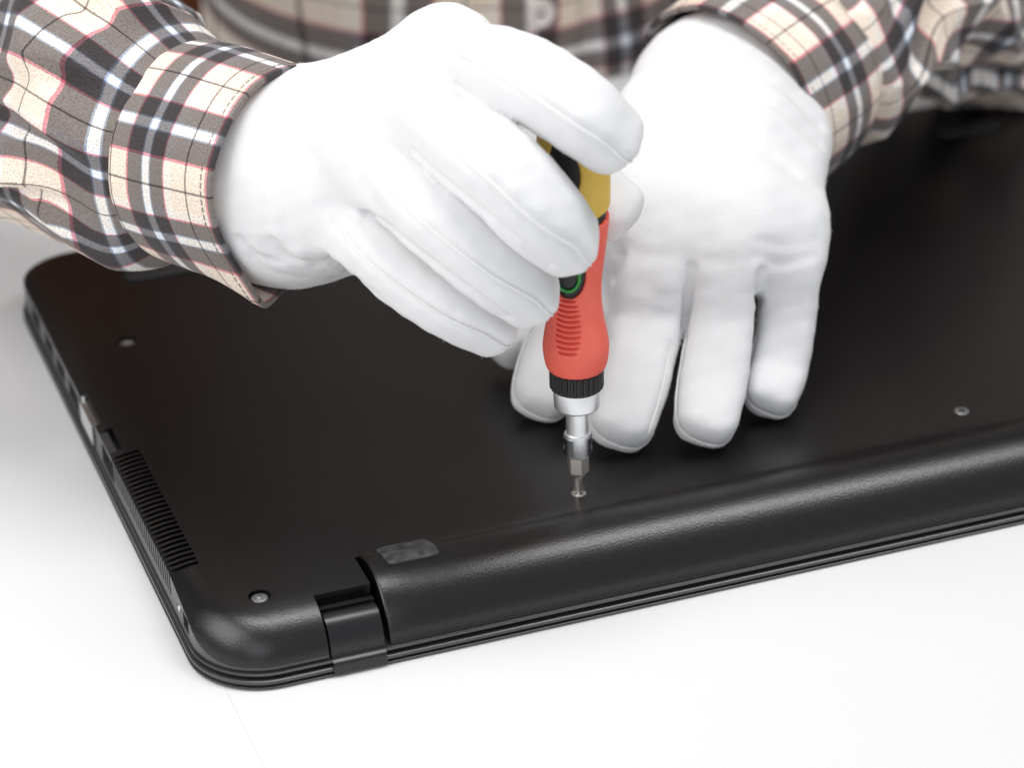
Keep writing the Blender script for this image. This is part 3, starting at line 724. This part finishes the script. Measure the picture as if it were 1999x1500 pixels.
# torso
tors = []
tu = []
nt_ = 240
thh = np.linspace(0, 2*np.pi, nt_+1)
zs = np.r_[np.linspace(-170, 90, 70), np.linspace(95, 430, 40)]
rings = []
for z in zs:
    k = np.clip((z-250)/190, 0, 1); a = (110+90*smoothstep(80, 260, z))*(1-.5*k**2); b_ = 112*(1-.45*k**2)
    x = 245+a*np.sign(np.cos(thh))*np.abs(np.cos(thh))**.8; y = 480-b_*np.sin(thh)
    f_ = 3.2*np.sin(x*.05+z*.03+1.3*np.sin(z*.025))+2.2*np.sin(x*.11-z*.06+2)+4*np.exp(-((x-172)**2+(z-38)**2)/160.)*1.0
    y = y-f_*np.sin(thh)*.8
    y = y-.34*np.maximum(z-55, 0)*smoothstep(55, 140, z)
    y = np.where((x > 228) & (x < 262) & (np.sin(thh) > .3), y-1.8, y)
    rings.append(np.stack([x, y, np.full(nt_+1, z)], 1))
    tu.append(np.stack([(z*np.ones(nt_+1)+22)*.85, (x+.3*y+9)*.85], 1))
V = np.concatenate(rings); n = nt_+1
Fc = [(i*n+j+1, i*n+j, (i+1)*n+j, (i+1)*n+j+1) for i in range(len(zs)-1) for j in range(nt_)]
Fc.append(tuple(range(nt_-1, -1, -1))); Fc.append(tuple((len(zs)-1)*n+j for j in range(nt_)))
shirt = obj('shirt', V, Fc, M_plaid, person, sharp=None, uv=np.concatenate(tu))
# placket and buttons
def front_y(x, z):
    k = np.clip((z-250)/190, 0, 1); a = (110+90*smoothstep(80, 260, z))*(1-.5*k**2); b_ = 112*(1-.45*k**2)
    c = np.clip(np.abs(x-245)/a, 0, 1)**(1/.8); return 480-b_*np.sqrt(1-c*c)-.34*max(z-55, 0)*smoothstep(55, 140, z)
for z in (33, 128, 223):
    c = np.array([241, front_y(241, z)-6.5, z]); rg = []
    t = np.linspace(0, 2*np.pi, 32, endpoint=False)
    for r_, dy in ((5.6, 1.2), (6.2, .4), (6.2, -.5), (5.6, -1.2), (4.6, -1.1), (4.0, -.5), (1.4, -.5)):
        rg.append(np.stack([c[0]+r_*np.cos(t), c[1]+dy+0*t, c[2]+r_*np.sin(t)], 1))
    V, Fc = loft(rg); bt = obj('button', V, Fc, M_button, shirt)
    V, Fc = join([tube(np.array([c+[dx, -.7, -.9], c+[dx, -1.1, 0], c+[dx, -.7, .9]]), .45, 6) for dx in (-.8, .8)]); obj('button_thread', V, Fc, M_hem, bt)

def stitch(V, ds, nth, s, axis):
    """a row of thread stitches following the cuff edge"""
    i = int(np.argmin(np.abs(ds-s))); ring = V[i*(nth+1):(i+1)*(nth+1)]; c = ring.mean(0)
    ring = np.array([p+(p-c)/np.linalg.norm(p-c)*.12 for p in ring]); L = catmull(ring, nth*3); d = np.r_[0, np.cumsum(np.linalg.norm(np.diff(L, axis=0), axis=1))]
    parts = []; q = 0.0
    while q < d[-1]-2:
        t = np.linspace(q, q+1.7, 4); parts.append(tube(np.stack([np.interp(t, d, L[:, k]) for k in range(3)], 1), .2, 5)); q += 2.6
    Vt, Ft = join(parts); obj('stitching', Vt, Ft, M_thread, shirt)
# right arm (left side of the picture)
def back(c, d, *a): return c-d*np.array(Ax if not a else a[0])
def arm_ctrl(C0, Ax, Mj, a0, b0, L, steps):
    rows = []
    for s, a, b_ in steps: rows.append(ell(C0-Ax*s, Ax, Mj, a, b_))
    return rows
cuffA = arm_ctrl(C0, Ax, Mj, 0, 0, 0, [(0, 32.5, 40), (13, 33.5, 41), (26, 34.5, 41), (38, 34, 39)])
V, Fc, uv, ds, K = sleeve_mesh(cuffA, 40, 200, 11, 1.1, v0=14, u0=33, thick=1.6)
# drooping free corner of the cuff
def droop(V, uvp, C_, Ax_, reach=24):
    P = V.copy()
    T = camvec(-.05, -1, .1)
    rel = V-C_; along = -(rel@Ax_); dn = rel@T
    wgt = smoothstep(18, 42, dn)*np.clip(1-along/40, 0, 1)**1.5
    P += np.outer(wgt*reach, camvec(.12, -.8, .35)); return P
F0 = V[:200]; P0 = F0[np.argmin(F0@UP+.35*(F0@RT))]; dd = np.linalg.norm(V-P0, axis=1); V = V+np.outer(np.exp(-(dd/13)**1.5), camvec(.25, -.95, .25))*9
uv[:, 0] = 37.4+(uv[:, 0]-33)*1.35
cuff = obj('cuff', V, Fc, M_plaid, shirt, sharp=60, uv=uv)
stitch(V, ds, 200, 3.4, Ax)
sleeveA = [ell(C0-Ax*34, Ax, Mj, 32.5, 37.5), ell(C0-Ax*46, Ax, Mj, 39, 41)]
pA = [Y(255, 236, 152), Y(115, 186, 195), Y(-30, 112, 240), Y(-180, -80, 290)]
dirs = []
allc = [C0-Ax*50]+pA
for i, p in enumerate(pA):
    d = allc[i]-(pA[i+1] if i+1 < len(pA) else p+(p-allc[i])); d /= np.linalg.norm(d)
    sleeveA.append(ell(p, d, Mj, [41, 47, 54, 60][i], [41, 47, 52, 58][i]))
sh = np.array([60, 460, 400.])
sleeveA.append(ell((pA[-1]+sh)/2+[-20, 0, 0], (pA[-1]-sh), Mj, 62, 62)); sleeveA.append(ell(sh, (pA[-1]-sh), Mj, 70, 70))
V, Fc, uv, ds, K = sleeve_mesh(sleeveA, 200, 220, 23, lambda s: 1.0+7.5*smoothstep(0, 40, s), v0=3, u0=20, thick=1.4, swirl=.1, ledges=[(5.55, -.0022, .4, 6, 14, 260), (4.75, .002, .5, 5, 40, 240), (3.9, -.003, .35, 5, 10, 150), (5.0, -.004, .3, 4, 5, 70), (4.3, .006, .3, 3.5, 5, 60)])
obj('sleeve', V, Fc, M_plaid, shirt, sharp=None, uv=uv)

# left arm (right side of the picture)
cuffB = arm_ctrl(C1, Bx, Mb, 0, 0, 0, [(0, 38.5, 35), (14, 39, 35), (28, 39, 34), (40, 37, 32)])
V, Fc, uv, ds, K = sleeve_mesh(cuffB, 40, 200, 31, 1.1, v0=30, u0=33, thick=1.6)
uv[:, 0] = 37.4+(uv[:, 0]-33)*1.35
obj('cuff', V, Fc, M_plaid, shirt, sharp=60, uv=uv)
stitch(V, ds, 200, 3.4, Bx)
pB = [C1-Bx*66+np.array([10, 10, 10]), Y(1900, -22, 255), Y(2150, -110, 300), Y(2350, -230, 340)]
allc = [C1-Bx*48]+pB
sleeveB = [ell(C1-Bx*36, Bx, Mb, 35.5, 31), ell(C1-Bx*48, Bx, Mb, 41, 36)]
for i, p in enumerate(pB):
    d = allc[i]-(pB[i+1] if i+1 < len(pB) else p+(p-allc[i])); d /= np.linalg.norm(d)
    sleeveB.append(ell(p, d, Mb, [42, 44, 50, 58][i], [38, 41, 48, 56][i]))
sh = np.array([430, 460, 400.])
sleeveB.append(ell((pB[-1]+sh)/2+[20, 0, 0], (pB[-1]-sh), Mb, 62, 62)); sleeveB.append(ell(sh, (pB[-1]-sh), Mb, 70, 70))
V, Fc, uv, ds, K = sleeve_mesh(sleeveB, 200, 220, 43, lambda s: 1.0+6*smoothstep(0, 40, s), v0=30, u0=10, thick=1.4, swirl=-.1, ledges=[(.9, .003, .4, 5, 10, 220), (1.6, -.003, .4, 5, 10, 160), (.3, .004, .3, 4, 5, 80), (2.3, .003, .35, 4, 5, 120), (5.6, .002, .4, 5, 10, 200), (4.9, -.002, .4, 5, 10, 200)])
obj('sleeve', V, Fc, M_plaid, shirt, sharp=None, uv=uv)

# ------------------------------------------------------------------ chair behind the person
chair = thing('chair', 'brown wooden chair just visible behind the person at the upper left', 'chair', (230, 620, -450))
V, Fc = rbox(-10, 470, 640, 665, -150, 330, 6); obj('backrest', V, Fc, M_wood, chair, smooth=False)
V, Fc = rbox(0, 460, 380, 640, -300, -262, 6); obj('seat', V, Fc, M_wood, chair, smooth=False)

for o in bpy.data.objects:
    if '_org' in o: del o['_org']
